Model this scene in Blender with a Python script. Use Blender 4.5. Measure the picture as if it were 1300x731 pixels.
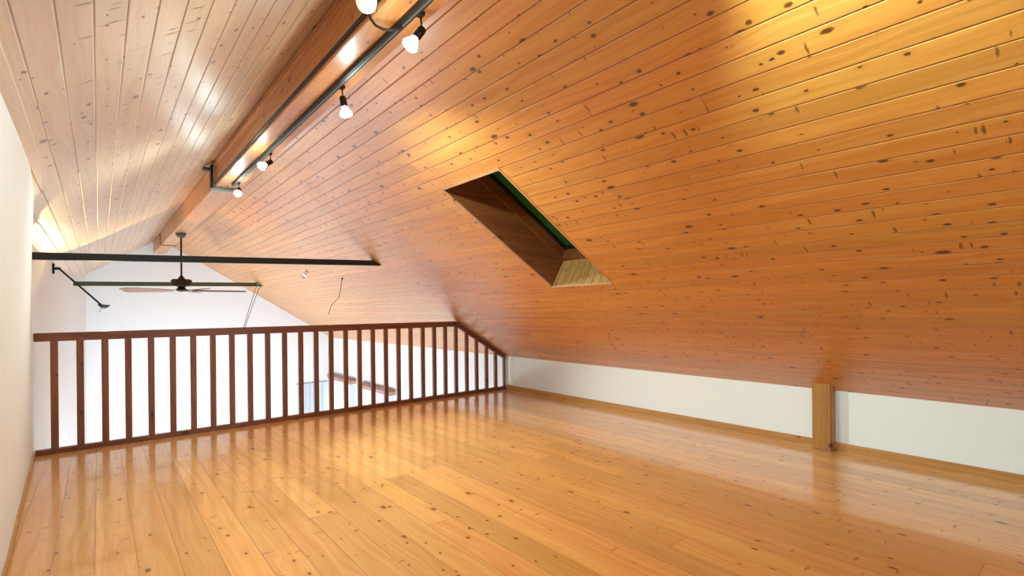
import bpy, bmesh, math, random
from mathutils import Vector, Matrix
random.seed(7)
for o in list(bpy.data.objects): bpy.data.objects.remove(o)
S = bpy.context.scene
COL = S.collection
R = math.radians

# ------------------------------------------------------------------ camera
cam = bpy.data.cameras.new('camera'); cam_o = bpy.data.objects.new('camera', cam); COL.objects.link(cam_o)
cam.sensor_width = 36; cam.lens = 628.5/1300*36; cam.shift_y = 26.5/1300; cam.clip_start = .02
cam_o.matrix_world = Matrix.Translation((0,0,1.25)) @ Matrix.Rotation(R(-39.855),4,'Z') @ Matrix.Rotation(R(90),4,'X') @ Matrix.Rotation(R(-.59),4,'Z')
S.camera = cam_o
S.view_settings.view_transform = 'Standard'; S.view_settings.look = 'None'
S.view_settings.gamma = 1; S.view_settings.use_curve_mapping = False
S.view_settings.exposure = 0.0

# ------------------------------------------------------------------ room numbers
XR, K, T, XA, TL = 4.896, .513, .621, 1.051, .675
ZA = K + T*(XR-XA)
YR, YG, YB, ZH = 6.03, 13.6, -2.2, -2.6
rs = lambda x: K + T*(XR-x)              # underside of the right slope
ls = lambda x: ZA - TL*(XA-x)            # underside of the left slope

# ------------------------------------------------------------------ light
W = bpy.data.worlds.new('world'); S.world = W; W.use_nodes = True
bg = W.node_tree.nodes['Background']; bg.inputs[0].default_value = (.75,.86,1,1); bg.inputs[1].default_value = 1.0

def area(name, loc, d, w, h, power, color=(1,1,1), spread=180):
    L = bpy.data.lights.new(name,'AREA'); L.shape='RECTANGLE'; L.size=w; L.size_y=h; L.energy=power; L.color=color; L.spread=R(spread)
    o = bpy.data.objects.new(name, L); COL.objects.link(o); o.location=loc
    o.rotation_euler = Vector(d).to_track_quat('-Z','Y').to_euler(); return o
DAY = (.74,.88,1.0)
area('hall_fill_under_loft', (2.2,6.02,-1.6), (0,1,-.22), 4.6, 1.5, 80, DAY, 110)  # no doors built here; unseen light added to brighten the hall
area('daylight_hall_window', (XR+.17,12.70,-1.28), (-1,0,.15), 1.4, 1.4, 25, DAY)
area('daylight_second_hall_window', (XR+.17,10.63,-1.28), (-1,0,.15), 1.5, 1.4, 25, DAY)
area('hall_fill_left', (-.30,10.2,-1.75), (1,.05,.3), 2.6, 1.3, 350, DAY)  # no window in this wall; unseen light added for the right hall wall
area('loft_fill_rear', (2.1,-2.1,1.15), (0,1,-.05), 2.6, 1.5, 14, (.82,.93,1))  # unseen fill light added for the loft, set at the rear opening

def point(name, loc, power, color, r=.03):
    L = bpy.data.lights.new(name,'POINT'); L.energy=power; L.color=color; L.shadow_soft_size=r
    o = bpy.data.objects.new(name, L); COL.objects.link(o); o.location=loc; return o
def spot(name, loc, d, power, color, cone=80, blend=.6, r=.02):
    L = bpy.data.lights.new(name,'SPOT'); L.energy=power; L.color=color; L.spot_size=R(cone); L.spot_blend=blend; L.shadow_soft_size=r
    o = bpy.data.objects.new(name, L); COL.objects.link(o); o.location=loc
    o.rotation_euler = Vector(d).to_track_quat('-Z','Y').to_euler(); return o
WARM = (1,.80,.52); HALO = (.76,.98,1)

# ------------------------------------------------------------------ node helper
class NB:
    def __init__(s, name):
        s.m = bpy.data.materials.new(name); s.m.use_nodes = True; s.t = s.m.node_tree
        s.p = s.t.nodes['Principled BSDF']; s.out = s.t.nodes['Material Output']
    def n(s, typ, **k):
        x = s.t.nodes.new(typ)
        for a,b in k.items(): setattr(x,a,b)
        return x
    def put(s, sock, v):
        if isinstance(v, bpy.types.NodeSocket): s.t.links.new(v, sock)
        elif v is not None: sock.default_value = v
    def math(s, op, a, b=None, c=None, clamp=False):
        x = s.n('ShaderNodeMath', operation=op, use_clamp=clamp)
        s.put(x.inputs[0],a); s.put(x.inputs[1],b); s.put(x.inputs[2],c); return x.outputs[0]
    def xyz(s, a, b, c=0.0):
        x = s.n('ShaderNodeCombineXYZ'); s.put(x.inputs[0],a); s.put(x.inputs[1],b); s.put(x.inputs[2],c); return x.outputs[0]
    def sstep(s, v, a, b, lo=0.0, hi=1.0):
        x = s.n('ShaderNodeMapRange', interpolation_type='SMOOTHSTEP')
        s.put(x.inputs[0],v); s.put(x.inputs[1],a); s.put(x.inputs[2],b); s.put(x.inputs[3],lo); s.put(x.inputs[4],hi); return x.outputs[0]
    def mix(s, f, a, b, mode='MIX'):
        x = s.n('ShaderNodeMix', data_type='RGBA', blend_type=mode)
        s.put(x.inputs[0],f); s.put(x.inputs[6],a); s.put(x.inputs[7],b); return x.outputs[2]
    def noise(s, vec, scale=1, detail=3, rough=.5, dist=0):
        x = s.n('ShaderNodeTexNoise'); s.put(x.inputs['Vector'],vec); x.inputs['Scale'].default_value=scale
        x.inputs['Detail'].default_value=detail; x.inputs['Roughness'].default_value=rough; x.inputs['Distortion'].default_value=dist
        return x.outputs[0]
    def white(s, vec):
        x = s.n('ShaderNodeTexWhiteNoise', noise_dimensions='2D'); s.put(x.inputs['Vector'],vec); return x.outputs[0], x.outputs[1]
    def voro(s, vec):
        x = s.n('ShaderNodeTexVoronoi', voronoi_dimensions='2D'); s.put(x.inputs['Vector'],vec); x.inputs['Scale'].default_value=1
        return x.outputs['Distance'], x.outputs['Color']
    def sep(s, v):
        x = s.n('ShaderNodeSeparateXYZ'); s.put(x.inputs[0],v); return x.outputs
    def bump(s, h, strength=.5, dist=.002, normal=None):
        x = s.n('ShaderNodeBump'); x.inputs['Strength'].default_value=strength; x.inputs['Distance'].default_value=dist
        s.put(x.inputs['Height'],h)
        if normal: s.put(x.inputs['Normal'],normal)
        return x.outputs[0]
    def set(s, **k):
        for a,b in k.items(): s.put(s.p.inputs[a.replace('_',' ')], b)
    def obj(s):
        x = s.n('ShaderNodeTexCoord'); return x.outputs['Object']

def rgb(r,g,b):
    f=lambda c: (c/255/12.92 if c/255<=.04045 else ((c/255+.055)/1.055)**2.4)
    return (f(r),f(g),f(b),1)

def knots(b, u, v, seed, ku, kv, rad, thr):
    """round knots: mask from a 2D voronoi whose cells are partly empty"""
    d, c = b.voro(b.xyz(b.math('MULTIPLY_ADD',u,ku,seed), b.math('MULTIPLY_ADD',v,kv,b.math('MULTIPLY',seed,1.7))))
    cs = b.sep(c)
    on = b.math('GREATER_THAN', cs[0], thr)
    r = b.math('MULTIPLY_ADD', cs[1], rad*.75, rad*.3)
    m = b.math('MULTIPLY', b.sstep(d, b.math('MULTIPLY',r,.45), r, 1.0, 0.0), on)
    halo = b.math('MULTIPLY', b.sstep(d, r, b.math('MULTIPLY',r,3.2), 1.0, 0.0), on)
    return m, halo, cs[2]

def pine(name, w, off, uscale, length, light, dark, knot, groove, rough, coat, coat_rough, groove_w=.0022, wave=0, kd=1.0, whisk=.93, bumpd=.004, knot_amt=.9, axes=(0,1), coat_ior=1.5, tone_var=.16):
    b = NB(name)
    c = b.sep(b.obj())
    u = b.math('MULTIPLY', c[axes[0]], uscale); v = c[axes[1]]
    q = b.math('ADD', b.math('DIVIDE', u, w), off)
    pid = b.math('FLOOR', q); fu = b.math('FRACT', q)
    r1, _ = b.white(b.xyz(pid, 3.3))
    vv = b.math('DIVIDE', b.math('MULTIPLY_ADD', r1, length*7, v), length)
    bid = b.math('FLOOR', vv); fv = b.math('FRACT', vv)
    r2, rc = b.white(b.xyz(pid, bid)); rcs = b.sep(rc)
    eu = b.math('MULTIPLY', b.math('MINIMUM', fu, b.math('SUBTRACT',1.0,fu)), w)
    ev = b.math('MULTIPLY', b.math('MINIMUM', fv, b.math('SUBTRACT',1.0,fv)), length)
    gu = b.sstep(eu, groove_w*.35, groove_w, 1.0, 0.0)
    gj = b.sstep(ev, .0006, .0022, 1.0, 0.0)
    seed = b.math('MULTIPLY', r2, 61.0)
    # grain: long streaks and cathedral bands that bend round slow noise
    bend = b.noise(b.xyz(b.math('MULTIPLY_ADD',u,7.0,seed), b.math('MULTIPLY_ADD',v,1.1,seed)), 1, 2, .5)
    rings = b.noise(b.xyz(b.math('ADD',b.math('MULTIPLY_ADD',u,34.0,seed), b.math('MULTIPLY',bend,7.0)), b.math('MULTIPLY',v,.5), seed), 1, 3, .6)
    fine = b.noise(b.xyz(b.math('MULTIPLY_ADD',u,260.0,seed), b.math('MULTIPLY',v,5.0), seed), 1, 2, .5)
    g = b.math('ADD', b.math('MULTIPLY', rings, .72), b.math('MULTIPLY', fine, .28))
    g = b.sstep(g, .30, .70)
    col = b.mix(g, light, dark)
    tone = b.math('MULTIPLY_ADD', rcs[0], tone_var, 1-tone_var*.5)
    col = b.mix(1.0, col, b.n('ShaderNodeCombineXYZ').outputs[0], 'MULTIPLY') if False else col
    tn = b.n('ShaderNodeHueSaturation'); b.put(tn.inputs['Color'],col); b.put(tn.inputs['Value'],tone)
    b.put(tn.inputs['Hue'], b.math('MULTIPLY_ADD', rcs[1], .008, .498)); col = tn.outputs[0]
    # knots of three sorts
    bu = b.math('MULTIPLY_ADD', b.noise(b.xyz(b.math('MULTIPLY',u,60.0),b.math('MULTIPLY',v,60.0)),1,1), .006, u)
    bv = b.math('MULTIPLY_ADD', b.noise(b.xyz(b.math('MULTIPLY',u,50.0),b.math('MULTIPLY',v,50.0),4.0),1,1), .012, v)
    m1,h1,_ = knots(b, bu, bv, seed, 9.0, 6.0, .125, 1-.6*kd)
    m2,h2,_ = knots(b, bu, bv, b.math('ADD',seed,17.0), 5.0, 2.6, .105, 1-.5*kd)
    m3,h3,_ = knots(b, bu, bv, b.math('ADD',seed,31.0), 7.5, 34.0, .30, whisk)
    halo = b.math('MAXIMUM', b.math('MAXIMUM',h1,h2), b.math('MULTIPLY',h3,.4))
    mk = b.math('MAXIMUM', b.math('MAXIMUM',m1,m2), b.math('MULTIPLY',m3,.75))
    col = b.mix(b.math('MULTIPLY',halo,.28), col, dark)
    col = b.mix(b.math('MULTIPLY',mk,knot_amt), col, knot)
    gm = b.math('MAXIMUM', gu, b.math('MULTIPLY',gj,.8))
    col = b.mix(b.math('MULTIPLY',gm,.85), col, groove)
    h = b.math('MULTIPLY', b.sstep(eu, 0.0, groove_w*2.0), b.sstep(ev, 0.0, .002, .5, 1.0))
    nrm = b.bump(h, .8, bumpd)
    nrm = b.bump(g, .12, .0006, nrm)
    if wave:
        wv = b.noise(b.xyz(b.math('MULTIPLY_ADD',u,5.0,seed), b.math('MULTIPLY',v,1.6)), 1, 1)
        nrm = b.bump(wv, wave, .01, nrm)
    b.set(Base_Color=col, Roughness=rough, Normal=nrm, Coat_Weight=coat, Coat_Roughness=coat_rough, Coat_IOR=coat_ior)
    b.put(b.p.inputs['Coat Normal'], nrm)
    return b.m

def timber(name, light, dark, knot, axis=2, rough=.4, coat=.2, kd=.35):
    """sawn timber whose grain runs along one object axis"""
    b = NB(name); c = b.sep(b.obj())
    oi = b.n('ShaderNodeObjectInfo').outputs['Random']; seed = b.math('MULTIPLY', oi, 53.0)
    v = b.math('ADD', c[axis], seed); o = [i for i in range(3) if i!=axis]
    a1, a2 = c[o[0]], c[o[1]]
    u = b.math('ADD', a1, b.math('MULTIPLY', a2, .83))
    bend = b.noise(b.xyz(b.math('MULTIPLY_ADD',u,8.0,seed), b.math('MULTIPLY',v,1.4)), 1, 2)
    rings = b.noise(b.xyz(b.math('ADD',b.math('MULTIPLY_ADD',u,40.0,seed),b.math('MULTIPLY',bend,6.0)), b.math('MULTIPLY',v,.7), seed), 1, 3, .6)
    fine = b.noise(b.xyz(b.math('MULTIPLY',u,240.0), b.math('MULTIPLY',v,6.0), seed), 1, 2)
    g = b.sstep(b.math('ADD',b.math('MULTIPLY',rings,.7),b.math('MULTIPLY',fine,.3)), .3,.7)
    col = b.mix(g, light, dark)
    m,h,_ = knots(b, u, v, seed, 7.0, 2.6, .11, 1-kd)
    m2,h2,_ = knots(b, u, v, b.math('ADD',seed,9.0), 12.0, 9.0, .12, 1-kd*.5)
    mk = b.math('MAXIMUM',m,m2)
    col = b.mix(b.math('MULTIPLY',b.math('MAXIMUM',h,h2),.35), col, dark); col = b.mix(b.math('MULTIPLY',mk,.85), col, knot)
    b.set(Base_Color=col, Roughness=rough, Coat_Weight=coat, Coat_Roughness=.2, Normal=b.bump(g,.15,.001))
    return b.m

def plain(name, col, rough=.5, metal=0, bumpy=0, scale=60, emit=None, es=0, coat=0):
    b = NB(name); n = b.noise(b.obj(), scale, 3)
    dk = tuple(x*.9 for x in col[:3])+(1,)
    b.set(Base_Color=b.mix(n, dk, col), Roughness=rough, Metallic=metal, Coat_Weight=coat)
    if bumpy: b.set(Normal=b.bump(n, bumpy, .002))
    if emit: b.set(Emission_Color=emit, Emission_Strength=es)
    return b.m

KN = rgb(74,22,8)
M = {}
M['ceil_r'] = pine('pine ceiling boards', .105, .02, math.sqrt(1+T*T), 4.6, rgb(220,150,70), rgb(202,122,46), rgb(62,12,2), rgb(124,58,16), .44, .8, .33, groove_w=.0027, coat_ior=1.52)
M['ceil_l'] = pine('pine ceiling boards left', .1043, .05, math.sqrt(1+TL*TL), 4.2, rgb(218,190,160), rgb(204,170,138), rgb(116,50,24), rgb(126,64,30), .42, .5, .42, groove_w=.003, kd=.7)
M['floor'] = pine('varnished pine floorboards', .165, 1.152-1, 1.0, 2.9, rgb(224,164,96), rgb(206,138,70), rgb(110,52,20), rgb(112,56,20), .30, .8, .07, groove_w=.0018, wave=.10, kd=.55, whisk=.95, bumpd=.0006, tone_var=.26)
M['beam'] = timber('glulam beam pine', rgb(214,150,88), rgb(188,116,56), KN, 1, .4, .25)
M['base'] = timber('baseboard pine', rgb(196,142,80), rgb(168,112,56), KN, 1, .4, .2)
M['edging'] = timber('edging pine', rgb(214,160,116), rgb(196,136,92), KN, 0, .4, .2)
M['post'] = timber('post pine', rgb(178,122,62), rgb(152,98,44), KN, 2, .4, .25)
M['rail'] = timber('railing pine dark', rgb(128,68,34), rgb(96,46,20), rgb(52,18,8), 0, .4, .3)
M['baluster'] = timber('baluster pine dark', rgb(136,76,36), rgb(102,52,22), rgb(52,18,8), 2, .4, .3, kd=.5)
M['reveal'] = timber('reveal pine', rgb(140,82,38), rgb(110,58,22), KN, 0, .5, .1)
M['shelf'] = timber('pelmet pine', rgb(184,148,130), rgb(160,122,104), KN, 1, .5, .1)
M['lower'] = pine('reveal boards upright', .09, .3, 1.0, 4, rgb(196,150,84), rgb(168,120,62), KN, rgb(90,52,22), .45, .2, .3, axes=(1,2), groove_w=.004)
M['wall'] = plain('white plaster', rgb(238,236,230), .85, 0, .12, 90)
M['hall'] = plain('white hall plaster', rgb(240,241,242), .85, 0, .1, 90)
M['black'] = plain('black painted steel', rgb(12,12,8), .55, .0)
M['olive'] = plain('olive painted steel', rgb(70,76,40), .4, .3)
M['steel'] = plain('grey galvanised steel', rgb(120,132,124), .4, .7)
M['rubber'] = plain('black cable', rgb(16,14,13), .6)
M['bronze'] = plain('dark bronze', rgb(58,46,34), .4, .7)
M['canopy'] = plain('grey green bronze', rgb(96,98,84), .45, .5)
M['blade_b'] = timber('brown fan blade', rgb(150,98,60), rgb(122,76,44), KN, 0, .45, .1, 0)
M['blade_g'] = plain('grey fan blade', rgb(84,82,78), .35, .2)
M['bulb'] = plain('lit lamp glass', rgb(255,255,250), .3, emit=(1,.97,.88,1), es=25)
M['globe'] = plain('cream lamp glass', rgb(250,246,230), .2, emit=(1,.95,.82,1), es=.55)
M['chrome'] = plain('bright chrome', rgb(215,215,212), .18, 1)
M['dark_socket'] = plain('black lamp socket', rgb(26,28,22), .3, .4)
M['gasket'] = plain('black gasket', rgb(14,16,12), .5)
M['frame_w'] = plain('white window frame', rgb(235,237,238), .4)
M['grey'] = plain('grey metal jamb', rgb(150,152,158), .5, .3)
M['hallfloor'] = plain('pale hall floor', rgb(205,200,192), .5)
def curtain_mat():
    b = NB('white sheer curtain'); c = b.sep(b.obj())
    n = b.noise(b.xyz(b.math('MULTIPLY',b.math('ADD',c[0],c[1]),18.0),0.0),1,2)
    b.set(Base_Color=b.mix(n,rgb(226,232,238),rgb(252,252,252)), Roughness=.9)
    tr = b.n('ShaderNodeBsdfTranslucent'); tr.inputs[0].default_value=(.95,.97,1,1)
    mx = b.n('ShaderNodeMixShader'); mx.inputs[0].default_value=.5
    b.t.links.new(b.p.outputs[0],mx.inputs[1]); b.t.links.new(tr.outputs[0],mx.inputs[2]); b.t.links.new(mx.outputs[0],b.out.inputs[0])
    return b.m
M['curtain'] = curtain_mat()
def blind_mat():
    b = NB('green blind fabric'); b.set(Base_Color=rgb(62,112,50), Roughness=.9)
    tr = b.n('ShaderNodeBsdfTranslucent'); tr.inputs[0].default_value=rgb(72,138,56)
    mx = b.n('ShaderNodeMixShader'); mx.inputs[0].default_value=.5
    b.t.links.new(b.p.outputs[0],mx.inputs[1]); b.t.links.new(tr.outputs[0],mx.inputs[2]); b.t.links.new(mx.outputs[0],b.out.inputs[0])
    return b.m
M['green'] = blind_mat()
def glass_mat():
    b = NB('window glass'); b.set(Base_Color=(1,1,1,1), Roughness=.02)
    tr = b.n('ShaderNodeBsdfTransparent'); mx = b.n('ShaderNodeMixShader')
    fr0 = b.n('ShaderNodeFresnel'); fr0.inputs[0].default_value=1.45; ge = b.n('ShaderNodeNewGeometry')
    frv = b.math('MULTIPLY', fr0.outputs[0], b.math('SUBTRACT',1.0,ge.outputs['Backfacing']))
    gl = b.n('ShaderNodeBsdfGlossy'); gl.inputs[1].default_value=.03
    b.t.links.new(frv,mx.inputs[0]); b.t.links.new(tr.outputs[0],mx.inputs[1]); b.t.links.new(gl.outputs[0],mx.inputs[2]); b.t.links.new(mx.outputs[0],b.out.inputs[0])
    return b.m
M['glass'] = glass_mat()

# ------------------------------------------------------------------ mesh helpers
def box(bm, lo, hi, mat=None):
    x0,y0,z0 = lo; x1,y1,z1 = hi
    vs = [bm.verts.new(mat @ Vector(p) if mat else p) for p in [(x0,y0,z0),(x1,y0,z0),(x1,y1,z0),(x0,y1,z0),(x0,y0,z1),(x1,y0,z1),(x1,y1,z1),(x0,y1,z1)]]
    for f in [(0,3,2,1),(4,5,6,7),(0,1,5,4),(1,2,6,5),(2,3,7,6),(3,0,4,7)]: bm.faces.new([vs[i] for i in f])
def prism(bm, pts, d):
    """closed outline pts (3D) pushed by vector d"""
    d = Vector(d); a = [bm.verts.new(p) for p in pts]; c = [bm.verts.new(Vector(p)+d) for p in pts]; n=len(pts)
    bm.faces.new(a); bm.faces.new(c[::-1])
    for i in range(n): bm.faces.new((a[i],c[i],c[(i+1)%n],a[(i+1)%n]))
def tube(bm, pts, r, seg=10):
    pts=[Vector(p) for p in pts]; rings=[]
    for i,p in enumerate(pts):
        t = (pts[min(i+1,len(pts)-1)]-pts[max(i-1,0)]).normalized()
        a = t.orthogonal().normalized() if i==0 else (prev - t*prev.dot(t)).normalized()
        prev=a; bb=t.cross(a); rr = r[i] if isinstance(r,(list,tuple)) else r
        rings.append([bm.verts.new(p+(a*math.cos(2*math.pi*k/seg)+bb*math.sin(2*math.pi*k/seg))*rr) for k in range(seg)])
    for A,B in zip(rings,rings[1:]):
        for k in range(seg): bm.faces.new((A[k],A[(k+1)%seg],B[(k+1)%seg],B[k]))
    bm.faces.new(rings[0][::-1]); bm.faces.new(rings[-1])
def lathe(bm, prof, origin, axis=(0,0,1), seg=24):
    """profile [(radius, height)] turned about an axis"""
    ax=Vector(axis).normalized(); a=ax.orthogonal().normalized(); c=ax.cross(a); O=Vector(origin); rings=[]
    for r,h in prof:
        r=max(r,.0004)
        rings.append([bm.verts.new(O+ax*h+(a*math.cos(2*math.pi*k/seg)+c*math.sin(2*math.pi*k/seg))*r) for k in range(seg)])
    for A,B in zip(rings,rings[1:]):
        for k in range(seg): bm.faces.new((A[k],A[(k+1)%seg],B[(k+1)%seg],B[k]))
    bm.faces.new(rings[0][::-1]); bm.faces.new(rings[-1])
def obj(name, bm, m, parent=None, loc=(0,0,0), smooth=False, bevel=0):
    bmesh.ops.recalc_face_normals(bm, faces=bm.faces)
    if bevel: bmesh.ops.bevel(bm, geom=[e for e in bm.edges if e.calc_face_angle(0)>.6], offset=bevel, segments=2, affect='EDGES')
    me=bpy.data.meshes.new(name); bm.to_mesh(me); bm.free(); me.materials.append(M[m] if isinstance(m,str) else m)
    if smooth:
        for p in me.polygons: p.use_smooth=True
        me.set_sharp_from_angle(angle=R(40))
    o=bpy.data.objects.new(name,me); COL.objects.link(o); o.location=loc
    if parent: o.parent=parent
    return o
def mk(fn): bm=bmesh.new(); fn(bm); return bm
def bx(*a):  # one or more (lo,hi) boxes
    bm=bmesh.new()
    for lo,hi in a: box(bm,lo,hi)
    return bm
def struct(name,bm,m,parent=None,**k):
    o=obj(name,bm,m,parent,**k)
    if not parent: o['kind']='structure'
    return o
def empty(name,loc=(0,0,0)):
    o=bpy.data.objects.new(name,None); COL.objects.link(o); o.location=loc; o.empty_display_size=.1; return o
def tag(o,label,cat,group=None):
    o['label']=label; o['category']=cat
    if group: o['group']=group
    return o
def thing(name,label,cat,loc=(0,0,0),group=None): return tag(empty(name,loc),label,cat,group)

# ------------------------------------------------------------------ the room shell
TH=.05
# sky window opening in the right slope: X a..b, Y c..d
SX0,SX1,SY0,SY1 = 2.140,3.384,2.690,3.445
bm=bmesh.new()
def slope_piece(x0,x1,y0,y1):
    up=Vector((T,0,1)).normalized()*TH
    prism(bm,[(x0,y0,rs(x0)),(x1,y0,rs(x1)),(x1,y1,rs(x1)),(x0,y1,rs(x0))],up)
slope_piece(XA,5.05,YB,SY0); slope_piece(XA,5.05,SY1,YG+.1)
slope_piece(XA,SX0,SY0,SY1); slope_piece(SX1,5.05,SY0,SY1)
struct('ceiling',bm,'ceil_r')
bm=bmesh.new(); up=Vector((-TL,0,1)).normalized()*TH
prism(bm,[(-.75,YB,ls(-.75)),(XA,YB,ls(XA)),(XA,YG+.1,ls(XA)),(-.75,YG+.1,ls(-.75))],up)
struct('ceiling',bm,'ceil_l')
struct('floor',bx(((-.5,YB,-.22),(XR+.1,YR+.03,0))),'floor')
struct('floor',bx(((-.8,YR-.3,ZH-.1),(XR+.1,YG+.1,ZH))),'hallfloor')

def ribbon_wall(name,m,rows,zlo,th=.12):
    """wall along Y whose foot and head line may bow a little: rows (y, x_foot, x_head)"""
    bm=bmesh.new(); cols=[]
    for y,xf,xh in rows:
        zh=ls(xh)+.02
        cols.append([bm.verts.new(p) for p in ((xf,y,zlo),(xh,y,zh),(xh-th,y,zh),(xf-th,y,zlo))])
    for A,B in zip(cols,cols[1:]):
        for i in range(4): bm.faces.new((A[i],A[(i+1)%4],B[(i+1)%4],B[i]))
    bm.faces.new(cols[0]); bm.faces.new(cols[-1][::-1])
    return struct(name,bm,m)
LEFT=[(YB,-.30,-.25),(1,-.31,-.25),(2.4,-.335,-.25),(3.0,-.35,-.253),(3.5,-.362,-.26),(4.1,-.385,-.29),(4.8,-.408,-.345),(5.4,-.428,-.40),(6.0,-.446,-.446)]
ribbon_wall('wall_left','wall',LEFT,0.0)
ribbon_wall('wall_left','hall',[(6.0,-.452,-.452),(6.6,-.458,-.458),(8.4,-.441,-.441),(9.0,-.440,-.440)],ZH)
ribbon_wall('wall_left','hall',[(9.0,-.440,-.440),(10,-.41,-.41),(11.7,-.37,-.37),(12.8,-.29,-.29),(YG+.05,-.205,-.205)],ZH)
struct('wall_right',bx(((XR,YB,0),(XR+.12,YR,K+.05))),'wall')
# hall part of the right wall, two window openings under the pelmets
W1=(11.98,13.40); W2=(9.86,11.40); WZ0,WZ1=-2.0,-.56
struct('wall_right',bx(((XR,YR,ZH),(XR+.12,W2[0],K+.05)),((XR,W2[1],ZH),(XR+.12,W1[0],K+.05)),((XR,W1[1],ZH),(XR+.12,YG,K+.05)),
   ((XR,W2[0],ZH),(XR+.12,W2[1],WZ0)),((XR,W2[0],WZ1),(XR+.12,W2[1],K+.05)),((XR,W1[0],ZH),(XR+.12,W1[1],WZ0)),((XR,W1[0],WZ1),(XR+.12,W1[1],K+.05))),'hall')
bm=bmesh.new()
prism(bm,[(-.7,YG,ZH),(XR+.1,YG,ZH),(XR+.1,YG,rs(XR+.1)+.02),(XA,YG,ZA+.03),(-.7,YG,ls(-.7)+.02)],(0,.12,0))
struct('wall_back',bm,'hall')
# gable behind the camera, window opening left in it
RX0,RX1,RZ0,RZ1=.8,3.4,.4,1.45
bm=bmesh.new(); y=YB
prism(bm,[(-.5,y,0),(RX0,y,0),(RX0,y,ls(RX0)+.02),(-.5,y,ls(-.5)+.02)],(0,-.12,0))
prism(bm,[(RX1,y,0),(XR+.1,y,0),(XR+.1,y,rs(XR+.1)+.02),(RX1,y,rs(RX1)+.02)],(0,-.12,0))
prism(bm,[(RX0,y,0),(RX1,y,0),(RX1,y,RZ0),(RX0,y,RZ0)],(0,-.12,0))
prism(bm,[(RX0,y,RZ1),(RX1,y,RZ1),(RX1,y,rs(RX1)+.02),(XA,y,ZA+.02),(RX0,y,ls(RX0)+.02)],(0,-.12,0))
struct('wall_front',bm,'wall')
struct('wall_front',bx(((-.5,YR-.25,ZH),(XR,YR-.13,-.2))),'hall')

# skirtings and the strip along the left wall head
bm=bmesh.new()
box(bm,(XR-.018,YB,0),(XR,1.50,.068)); box(bm,(XR-.018,1.66,0),(XR,YR-.03,.068))
struct('baseboard_right',bm,'base')
bm=bmesh.new(); cs=[]
for y,xf,xh in LEFT[:-1]+[(5.98,-.446,-.446)]: cs.append([bm.verts.new(p) for p in ((xf,y,0),(xf+.014,y,0),(xf+.014,y,.05),(xf,y,.05))])
for A,B in zip(cs,cs[1:]):
    for i in range(4): bm.faces.new((A[i],A[(i+1)%4],B[(i+1)%4],B[i]))
bm.faces.new(cs[0]); bm.faces.new(cs[-1][::-1])
struct('baseboard_left',bm,'base')
bm=bmesh.new(); cs=[]
for y,xf,xh in LEFT[:-1]+[(5.98,-.446,-.446)]:
    w=.036
    cs.append([bm.verts.new(p) for p in ((xh-.01,y,ls(xh-.01)),(xh+w,y,ls(xh+w)),(xh+w,y,ls(xh+w)-.016),(xh-.01,y,ls(xh-.01)-.016))])
for A,B in zip(cs,cs[1:]):
    for i in range(4): bm.faces.new((A[i],A[(i+1)%4],B[(i+1)%4],B[i]))
bm.faces.new(cs[0]); bm.faces.new(cs[-1][::-1])
struct('trim_1',bm,'ceil_l')

# ------------------------------------------------------------------ windows
# roof window: local frame along the slope (a), along Y (b), out of the roof (n)
cosT=1/math.sqrt(1+T*T)
def sk(x,y,d): # point at slope X, pushed d out of the roof
    return Vector((x,y,rs(x)))+Vector((T,0,1)).normalized()*d
win=empty('window_1',sk((SX0+SX1)/2,(SY0+SY1)/2,0)); win['kind']='structure'
def skbox(bm,x0,x1,y0,y1,d0,d1):
    ps=[sk(x,y,d) for d in (d0,d1) for x,y in ((x0,y0),(x1,y0),(x1,y1),(x0,y1))]; ps=[p-win.location for p in ps]
    v=[bm.verts.new(p) for p in ps]
    for f in [(0,3,2,1),(4,5,6,7),(0,1,5,4),(1,2,6,5),(2,3,7,6),(3,0,4,7)]: bm.faces.new([v[i] for i in f])
e=.02; D1=.31; q=.004
bm=bmesh.new()
skbox(bm,SX0-e,SX1+e,SY1-q,SY1+e,.012,D1); skbox(bm,SX0-e,SX1+e,SY0-e,SY0+q,.012,D1); skbox(bm,SX0-e,SX0+q,SY0+q,SY1-q,.012,D1)
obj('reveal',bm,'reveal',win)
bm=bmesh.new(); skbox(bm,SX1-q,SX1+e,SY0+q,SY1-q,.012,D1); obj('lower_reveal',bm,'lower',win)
bm=bmesh.new(); w=.011; n0=-.004; n1=.0115
skbox(bm,SX0-w,SX1+w,SY1-w,SY1+.004,n0,n1); skbox(bm,SX0-w,SX1+w,SY0-.004,SY0+w,n0,n1); skbox(bm,SX0-.004,SX0+w,SY0+w,SY1-w,n0,n1); skbox(bm,SX1-w,SX1+.004,SY0+w,SY1-w,n0,n1)
obj('edging',bm,'edging',win)
bm=bmesh.new(); f1=.022; f2=.05; D2=.41
skbox(bm,SX0-e,SX1+e,SY1-f1,SY1+e,D1,D2); skbox(bm,SX0-e,SX1+e,SY0-e,SY0+f1,D1,D2); skbox(bm,SX0-e,SX0+f2,SY0+f1,SY1-f1,D1,D2); skbox(bm,SX1-f2,SX1+e,SY0+f1,SY1-f1,D1,D2)
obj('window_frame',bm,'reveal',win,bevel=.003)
bm=bmesh.new(); g=.036; g2=.075
skbox(bm,SX0,SX1,SY1-g,SY1,D2,D2+.03); skbox(bm,SX0,SX1,SY0,SY0+g,D2,D2+.03); skbox(bm,SX0,SX0+g2,SY0+g,SY1-g,D2,D2+.03); skbox(bm,SX1-g2,SX1,SY0+g,SY1-g,D2,D2+.03)
sa=obj('sash',bm,'gasket',win)
bm=bmesh.new(); skbox(bm,SX0,SX1,SY0,SY1,D2+.031,D2+.036); obj('pane',bm,'glass',sa)
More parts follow.
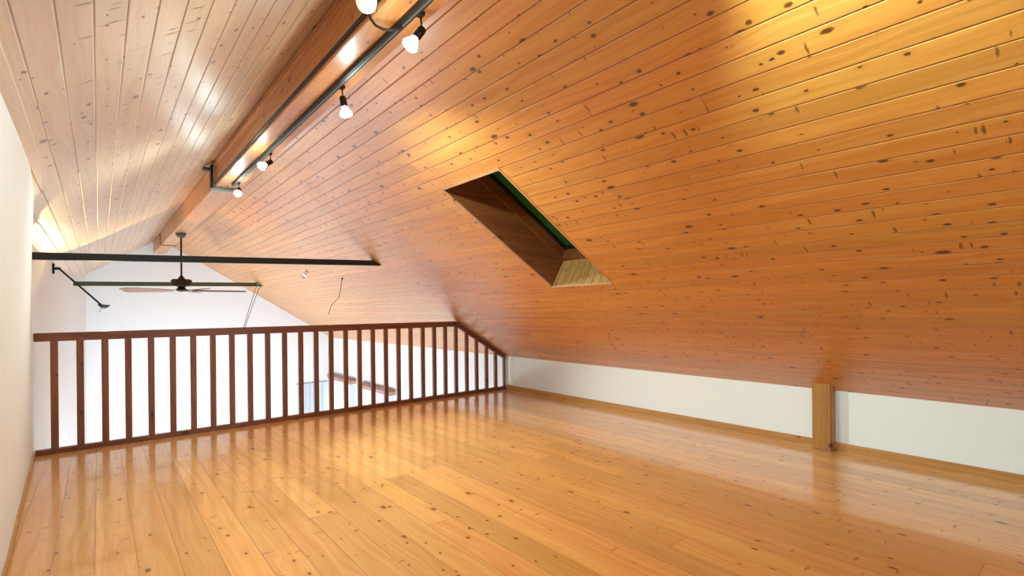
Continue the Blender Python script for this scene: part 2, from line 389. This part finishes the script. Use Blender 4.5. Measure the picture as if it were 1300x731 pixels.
bm=bmesh.new(); skbox(bm,SX0,SX1,SY0,SY1,D2+.046,D2+.049); obj('blind',bm,'green',win)

def wall_window(name,axis,c0,c1,z0,z1,pos,inward,mull=1):
    """casement in a wall; axis 'y' runs along Y at X=pos, 'x' along X at Y=pos"""
    o=empty(name,(pos,(c0+c1)/2,z0) if axis=='y' else ((c0+c1)/2,pos,z0)); o['kind']='structure'
    hw=(c1-c0)/2; h=z1-z0; f=.06
    def P(lo,hi): # (along, out, up)
        a=(lo[1],lo[0],lo[2]) if axis=='y' else lo; b=(hi[1],hi[0],hi[2]) if axis=='y' else hi
        return tuple(min(p,q) for p,q in zip(a,b)),tuple(max(p,q) for p,q in zip(a,b))
    d0,d1=-.03,.03
    parts=[P((-hw,d0,0),(-hw+f,d1,h)),P((hw-f,d0,0),(hw,d1,h)),P((-hw+f,d0,0),(hw-f,d1,f)),P((-hw+f,d0,h-f),(hw-f,d1,h))]
    for k in range(mull):
        c=-hw+(k+1)*2*hw/(mull+1); parts.append(P((c-.03,d0,f),(c+.03,d1,h-f)))
    obj('window_frame',bx(*parts),'frame_w',o)
    obj('pane',bx(P((-hw+f,-.003,f),(hw-f,.003,h-f))),'glass',o)
    return o
wall_window('window_2','y',W1[0],W1[1],WZ0,WZ1,XR+.06,-1)
wall_window('window_3','y',W2[0],W2[1],WZ0,WZ1,XR+.06,-1)
wall_window('window_4','x',RX0,RX1,RZ0,RZ1,YB-.06,1,2)

# ------------------------------------------------------------------ ridge beam
XB0,XB1,ZB=.945,1.158,2.564
beam=thing('ridge_beam','long honey pine ridge beam running under the peak of the ceiling','beam',(XB0,6.0,ZB))
bm=bmesh.new()
prism(bm,[(0,YB+.0-6,0),(XB1-XB0,YB-6,0),(XB1-XB0,YB-6,rs(XB1)-ZB-.002),(XA-XB0,YB-6,ZA-ZB-.003),(0,YB-6,ls(XB0)-ZB-.002)],(0,YG-YB,0))
obj('beam_timber',bm,'beam',beam,bevel=.004)
bm=bmesh.new(); zt=ls(XB0)-ZB
prism(bm,[(-.016,YB-6,.205),(0,YB-6,.205),(0,YB-6,zt-.003),(-.016,YB-6,zt-.014)],(0,6.55-YB,0)); obj('upper_board',bm,'beam',beam,bevel=.002)

post=tag(obj('knee_post',bx(((-.075,-.078,0),(.025,.078,.622))),'post',None,(4.871,1.578,0),bevel=.012),'short square pine post standing against the low white wall','post')

# ------------------------------------------------------------------ railing at the loft edge
rail=thing('railing','reddish brown wooden railing of upright balusters along the loft edge','railing',(-.447,YR,0))
XK=XR-(1.079-K)/T
ox=-.447
obj('top_rail',bx(((.005,-.03,1.003),(XK-ox-.02,.03,1.079))),'rail',rail,bevel=.006)
obj('bottom_rail',bx(((.005,-.03,0),(XR-ox-.02,.03,.046))),'base' if False else 'rail',rail,bevel=.004)
bm=bmesh.new(); a0=XK-.06; a1=XR-.02
prism(bm,[(a0-ox,-.03,min(rs(a0),1.079)-.004),(XK-ox,-.03,rs(XK)-.008),(a1-ox,-.03,rs(a1)-.004),(a1-ox,-.03,rs(a1)-.066),(a0-ox,-.03,rs(a0)-.09)],(0,.06,0))
obj('sloped_rail',bm,'rail',rail,bevel=.004)
BX=[-.309,-.134,.042,.215,.393,.57,.745,.92,1.097,1.273,1.452,1.631,1.809,1.985,2.163,2.343,2.52,2.698,2.877,3.057,3.237,3.424,3.606,3.786,3.967,4.153,4.331,4.515,4.689,4.856]
for x in BX:
    w=.026 if x<4.8 else .02; t0=1.003
    zl=t0 if x+w<XK-.04 else None
    bm=bmesh.new()
    if zl: box(bm,(-w,-.02,-.0),(w,.02,t0-.046))
    else:
        za=rs(x-w)-.066-.046; zb=rs(x+w)-.066-.046
        za=min(za,t0-.046); zb=min(zb,t0-.046)
        prism(bm,[(-w,-.02,0),(w,-.02,0),(w,-.02,zb),(-w,-.02,za)],(0,.04,0))
    obj('baluster',bm,'baluster',rail,(x-ox,0,.046),bevel=.003)

# ------------------------------------------------------------------ tie bars
def bar_mesh(x0,z0,slant,h,hw,xs):
    # square bar from the left wall to the right slope, its end cut to the slope
    bm=bmesh.new(); ze=lambda x,dz: z0+slant*(x-x0)+dz
    def xend(dz): # z0+slant*(x-x0)+dz = rs(x)
        return (K+T*XR-z0-dz+slant*x0)/(T+slant)-.002
    xt,xb=xend(h),xend(-h)
    prism(bm,[(0,-hw,-h),(0,-hw,h),(xt-x0,-hw,ze(xt,h)-z0),(xb-x0,-hw,ze(xb,-h)-z0)],(0,2*hw,0)); return bm
tb=tag(obj('tie_bar',bar_mesh(-.443,1.752,.0315,.032,.03,0),'black',None,(-.443,5.97,1.752),bevel=.002),'thick black steel tie bar spanning above the railing','bar')
tb2=tag(obj('tie_bar',bar_mesh(-.362,1.79,.018,.04,.03,0),'olive',None,(-.362,12.0,1.79),bevel=.002),'olive green steel tie bar behind the ceiling fan','bar')

# ------------------------------------------------------------------ steel straps round the beam
def strap(y,w,label,tab,th):
    o=thing('beam_strap',label,'bracket',(XB0,y,ZB),'steel straps round the ridge beam')
    obj('side_plate',bx(((-th-.017,-w,-th),(-.0165,w,.225))),'black' ,o,bevel=.002)
    obj('bottom_plate',bx(((-th-.0165,-w,-th-.004),(XB1-XB0+.035,w,-.001))),'steel',o,bevel=.002)
    if tab: obj('top_flange',bx(((-.105,-w*1.1,.165),(-.0265,w*1.1,.185))),'black',o,bevel=.002)
    return o
strap(6.0,.045,'grey steel strap clasping the ridge beam near the end of the lamp rail',True,.02)
strap(11.75,.03,'thin dark strap on the ridge beam close to the far gable wall',False,.008)

# black cable duct along the lower edge of the beam
bm=bmesh.new(); box(bm,(-.014,0,0),(0,5.0,.012)); box(bm,(-.009,0,.012),(0,5.0,.018))
tag(obj('cable_duct',bm,'rubber',None,(XB0-.0005,.93,ZB+.022)),'thin black cable duct along the lower left edge of the ridge beam','cable duct')

# ------------------------------------------------------------------ spot lamps on their rail
tr=thing('lamp_rail','long black track rail screwed to the underside of the ridge beam','lamp rail',(1.068,-1.0,ZB))
obj('rail_profile',bx(((-.017,0,-.026),(.017,6.69,-.0005))),'black',tr,bevel=.002)
obj('conductor_strip',bx(((-.004,.02,-.0285),(.004,6.67,-.0255))),'steel',tr)
obj('end_cap',bx(((-.018,6.69,-.027),(.018,6.705,-.0005))),'black',tr)
def spot_lamp(y,label,d,power,cone=75,color=HALO,drop=.085,aim=None):
    """a stem, a black socket and a white reflector bulb"""
    o=thing('spot_lamp',label,'lamp',(1.094,y,ZB-.015),'spot lamps on the track rail')
    d=Vector(d).normalized()
    bm=bmesh.new(); box(bm,(-.012,-.018,-.012),(.012,.018,.004)); tube(bm,[(0,0,-.008),(.002,0,-drop*.5),(.004,0,-drop)],.004,8); obj('stem',bm,'rubber',o)
    p=Vector((.004,0,-drop-.012))
    bm=bmesh.new(); lathe(bm,[(.004,-.012),(.016,-.010),(.019,-.004),(.019,.044),(.016,.05),(.0,.051)],p,d,20); obj('socket',bm,'dark_socket',o,smooth=True)
    bm=bmesh.new(); lathe(bm,[(.014,.050),(.016,.058),(.024,.072),(.033,.088),(.035,.094),(.032,.101),(.018,.106),(0,.107)],p,d,24); bu=obj('bulb',bm,'bulb',o,smooth=True)
    pl=point('bulb_glow',(0,0,0),3.4,(.74,1,1),.045); pl.parent=o; pl.location=p+d*.15
    s=spot('lamp_beam',(0,0,0),aim or d,power,color,cone,.9,.03); s.parent=o; s.location=p+d*.125
    return o
RV=Vector((.767,-.641,0)); FV=Vector((.641,.767,0))
spot_lamp(1.915,'large lit spot lamp at the top edge, nearest on the track rail',-RV*.55-Vector((0,0,.9))-FV*.25,70,140,drop=.06,aim=(-.6,.45,-.9))
spot_lamp(2.83,'lit spot lamp hanging straight down, second nearest on the track rail',RV*.2-Vector((0,0,1)),165,155,drop=.055,aim=(.6,.15,-.8))
spot_lamp(4.40,'lit spot lamp turned left, third along the track rail',-RV*.45-FV*.55-Vector((0,0,.5)),95,140,drop=.055,aim=(-.6,.0,-.9))
spot_lamp(5.60,'farthest lit spot lamp, beside the grey beam strap',RV*.25-FV*.7-Vector((0,0,.6)),560,64,drop=.05,aim=(1.95,-1.85,-2.2))
# the rail runs on over the camera; its next lamp throws the bright patch on the right slope
spot_lamp(.62,'spot lamp overhead turned to the right slope',Vector((1,-.1,-.32)),150,75,(.62,1,1),drop=.055)
spot_lamp(-.7,'added unseen spot lamp behind the camera, filling the near floor',Vector((.9,.25,-.8)),60,140,drop=.055)  # extra lamp put on the rail to brighten the near floor
# cream globe lamp clipped to the rail on a bent arm
gl=thing('globe_lamp','cream globe lamp on a bent black arm at the top edge','lamp',(1.05,2.04,ZB-.026))
bm=bmesh.new(); tube(bm,[(.018,0,0),(0,.0,-.018),(-.03,.01,-.03),(-.065,.02,-.033),(-.095,.03,-.022),(-.115,.034,.0),(-.125,.03,.02)],.006,8); obj('arm',bm,'rubber',gl,smooth=True)
bm=bmesh.new(); lathe(bm,[(.0,-.052),(.018,-.049),(.034,-.037),(.043,-.018),(.045,0),(.042,.02),(.034,.036),(.024,.044),(0,.045)],(-.155,-.01,.048),(-.05,-.1,.2),24); obj('globe',bm,'globe',gl,smooth=True)
bm=bmesh.new(); lathe(bm,[(.0,.0),(.022,.002),(.024,.03),(.018,.05),(0,.051)],(-.118,.02,.03),(.1,-.35,.5),20); obj('cap',bm,'steel',gl,smooth=True)

# ------------------------------------------------------------------ ceiling fan
fan=thing('ceiling_fan','dark bronze ceiling fan hanging from the ridge beam on a rod','ceiling fan',(1.06,9.84,1.72))
bm=bmesh.new(); lathe(bm,[(.0,.842),(.075,.842),(.075,.82),(.055,.785),(.028,.765),(0,.764)],(0,0,0)); obj('canopy',bm,'canopy',fan,smooth=True)
bm=bmesh.new(); tube(bm,[(0,0,.09),(0,0,.78)],.014,12); lathe(bm,[(.0,.07),(.055,.07),(.05,.095),(.03,.12),(.02,.14),(0,.141)],(0,0,0)); obj('down_rod',bm,'bronze',fan,smooth=True)
bm=bmesh.new(); lathe(bm,[(.0,.078),(.13,.078),(.148,.06),(.152,.04),(.152,-.01),(.14,-.03),(.06,-.045),(.05,-.06),(.075,-.085),(.075,-.105),(.05,-.125),(0,-.13)],(0,0,0),seg=32); obj('motor_housing',bm,'bronze',fan,smooth=True)
for k in range(5):
    a=math.atan2(.641,-.767)+k*2*math.pi/5
    bm=bmesh.new(); n=7; top=[];bot=[]
    outl=[(.15,.05),(.30,.065),(.55,.075),(.80,.078),(.90,.07),(.945,.05),(.96,.02)]
    pts=[(r,w) for r,w in outl]+[(r,-w) for r,w in outl[::-1]]
    tilt=R(10)
    V=[Vector((r,w*math.cos(tilt),w*math.sin(tilt))) for r,w in pts]
    prism(bm,[v for v in V],(0,0,.008))
    b_=obj('blade',bm,'blade_b' if k in (0,1,4) else 'blade_g',fan,(0,0,-.115)); b_.rotation_euler=(0,0,a)
    bm=bmesh.new(); prism(bm,[(.05,-.018,.012),(.20,-.03,.012),(.24,0,.012),(.20,.03,.012),(.05,.018,.012)],(0,0,.006)); br=obj('blade_iron',bm,'bronze',b_)

# ------------------------------------------------------------------ hall lamps
ar=thing('arm_lamp','black wall lamp with a long slanting arm beside the left hall wall','wall lamp',(-.439,8.4,1.81))
obj('wall_plate',bx(((-.0,-.03,-.065),(.02,.03,.065))),'black',ar,bevel=.004)
bm=bmesh.new(); tube(bm,[(.01,0,0),(.05,0,.005),(.075,0,.0)],.018,10); obj('joint',bm,'black',ar,smooth=True)
bm=bmesh.new(); tube(bm,[(.06,0,.005),(.462,0,-.45)],.011,10); obj('arm',bm,'black',ar,smooth=True)
bm=bmesh.new(); lathe(bm,[(.0,-.03),(.02,-.028),(.05,-.005),(.068,.02),(.064,.022),(.045,.002),(0,-.01)],(.49,0,-.47),(.12,0,1),24); sh=obj('dish',bm,'black',ar,smooth=True)
bm=bmesh.new(); tube(bm,[(.47,0,-.495),(.44,0,-.55)],.004,6); obj('tail_cable',bm,'grey',ar)
s=spot('uplight',(0,0,0),(.36,-.76,.58),62,(1,.70,.28),100,.14,.02); s.parent=ar; s.location=(.49,0,-.43)

cl=thing('bar_lamp','small clamp lamp at the right end of the olive tie bar','lamp',(2.70,11.93,1.89))
obj('clamp',bx(((-.05,-.04,-.06),(.05,.02,.0))),'steel',cl,bevel=.004)
bm=bmesh.new(); lathe(bm,[(.0,0),(.03,.0),(.055,.05),(.05,.05),(.026,.006),(0,.005)],(0,-.02,.0),(-.1,-.3,1),20); obj('shade',bm,'black',cl,smooth=True)
bm=bmesh.new(); tube(bm,[(-.02,0,.02),(-.09,0,.06)],.008,8); obj('lever',bm,'black',cl)
s=spot('uplight',(0,0,0),(-.2,-.5,.9),24,WARM,165,.4,.02); s.parent=cl; s.location=(-.02,-.05,.055)
for dx,nm in ((-.03,'left'),(.035,'right')):
    tag(obj('hanging_cord',mk(lambda bm: tube(bm,[(0,0,0),(-.03,-.01,-.05),(-.27-dx*.35,-.55,-.44),(-.50-dx*.6,-1.1,-.82),(-.545-dx*.6,-1.22,-.90)],.0055,6)),'rubber',None,(2.70+dx,11.92,1.80)),f'{nm} one of two slanting dark cords under the olive bar end','cord','cords from the olive tie bar')

sp=thing('ceiling_spot','tiny chrome spotlight on the right slope beyond the black bar','lamp',(2.66,8.52,rs(2.66)))
nd=-Vector((T,0,1)).normalized()
bm=bmesh.new(); lathe(bm,[(.0,0),(.034,.0),(.034,.012),(.01,.016),(.008,.05),(0,.051)],(0,0,0),nd,20); obj('mount',bm,'chrome',sp,smooth=True)
bm=bmesh.new(); lathe(bm,[(.0,-.03),(.018,-.028),(.026,.0),(.042,.045),(.036,.045),(0,.02)],nd*.065,(-.5,-.55,-.45),20); hd=obj('head',bm,'chrome',sp,smooth=True)

tag(obj('dangling_cord',mk(lambda bm: (tube(bm,[(0,0,0),(-.012,.0,-.05),(-.02,.03,-.16),(-.03,.08,-.30),(-.10,.22,-.42),(-.12,.28,-.56)],.0045,6), lathe(bm,[(0,0),(.014,.001),(.012,.02),(0,.021)],(0,0,0),nd,10))),'bronze',None,(2.90,7.56,rs(2.90))),'thin brown cord dangling from the right slope over the railing','cord')

# ------------------------------------------------------------------ pelmets and curtains on the far right hall wall
def pelmet(y0,y1,z,label):
    o=thing('window_pelmet',label,'pelmet',(XR,(y0+y1)/2,z),'wooden pelmets on the right hall wall')
    L=(y1-y0)/2
    obj('top_board',bx(((-.16,-L,.055),(0,L,.085))),'rail',o,bevel=.003)
    obj('front_board',bx(((-.16,-L,-.03),(-.135,L,.055))),'shelf',o)
    obj('end_board',bx(((-.135,-L,-.03),(0,-L+.02,.055))),'shelf',o); obj('end_board',bx(((-.135,L-.02,-.03),(0,L,.055))),'shelf',o)
    return o
pelmet(11.92,13.50,-.54,'far wooden pelmet over the curtained window in the gable corner')
pelmet(9.80,11.47,-.555,'near wooden pelmet over the curtained window, nearer the railing')
def curtain(axis,c0,c1,pos,z0,z1,label,n=9):
    bm=bmesh.new(); N=n*8; A=[];B=[]
    for i in range(N+1):
        t=i/N; c=(t-.5)*(c1-c0); w=.018*math.sin(t*n*2*math.pi)
        p=(w,c) if axis=='y' else (c,w)
        A.append(bm.verts.new((p[0],p[1],z0-z1))); B.append(bm.verts.new((p[0],p[1],0)))
    for i in range(N): bm.faces.new((A[i],A[i+1],B[i+1],B[i]))
    r=bmesh.ops.solidify(bm,geom=list(bm.faces),thickness=.002)
    loc=(pos,(c0+c1)/2,z1) if axis=='y' else ((c0+c1)/2,pos,z1)
    return tag(obj('curtain',bm,'curtain',None,loc,smooth=True),label,'curtain','white sheer curtains in the hall')
curtain('y',12.2,13.4,XR-.08,-2.3,-.575,'white sheer curtain under the far wooden pelmet',10)
curtain('y',10.35,11.35,XR-.08,-2.3,-.59,'white sheer curtain under the near wooden pelmet',8)
curtain('x',3.95,4.72,YG-.06,-2.3,-.672,'white sheer curtain on the gable wall, left of the pelmets',7)
cr=tag(obj('curtain_rod',mk(lambda bm: tube(bm,[(-.42,0,0),(.42,0,0)],.011,8)),'grey',None,(4.35,YG-.06,-.655)),'thin grey curtain rod on the gable wall','curtain rod')
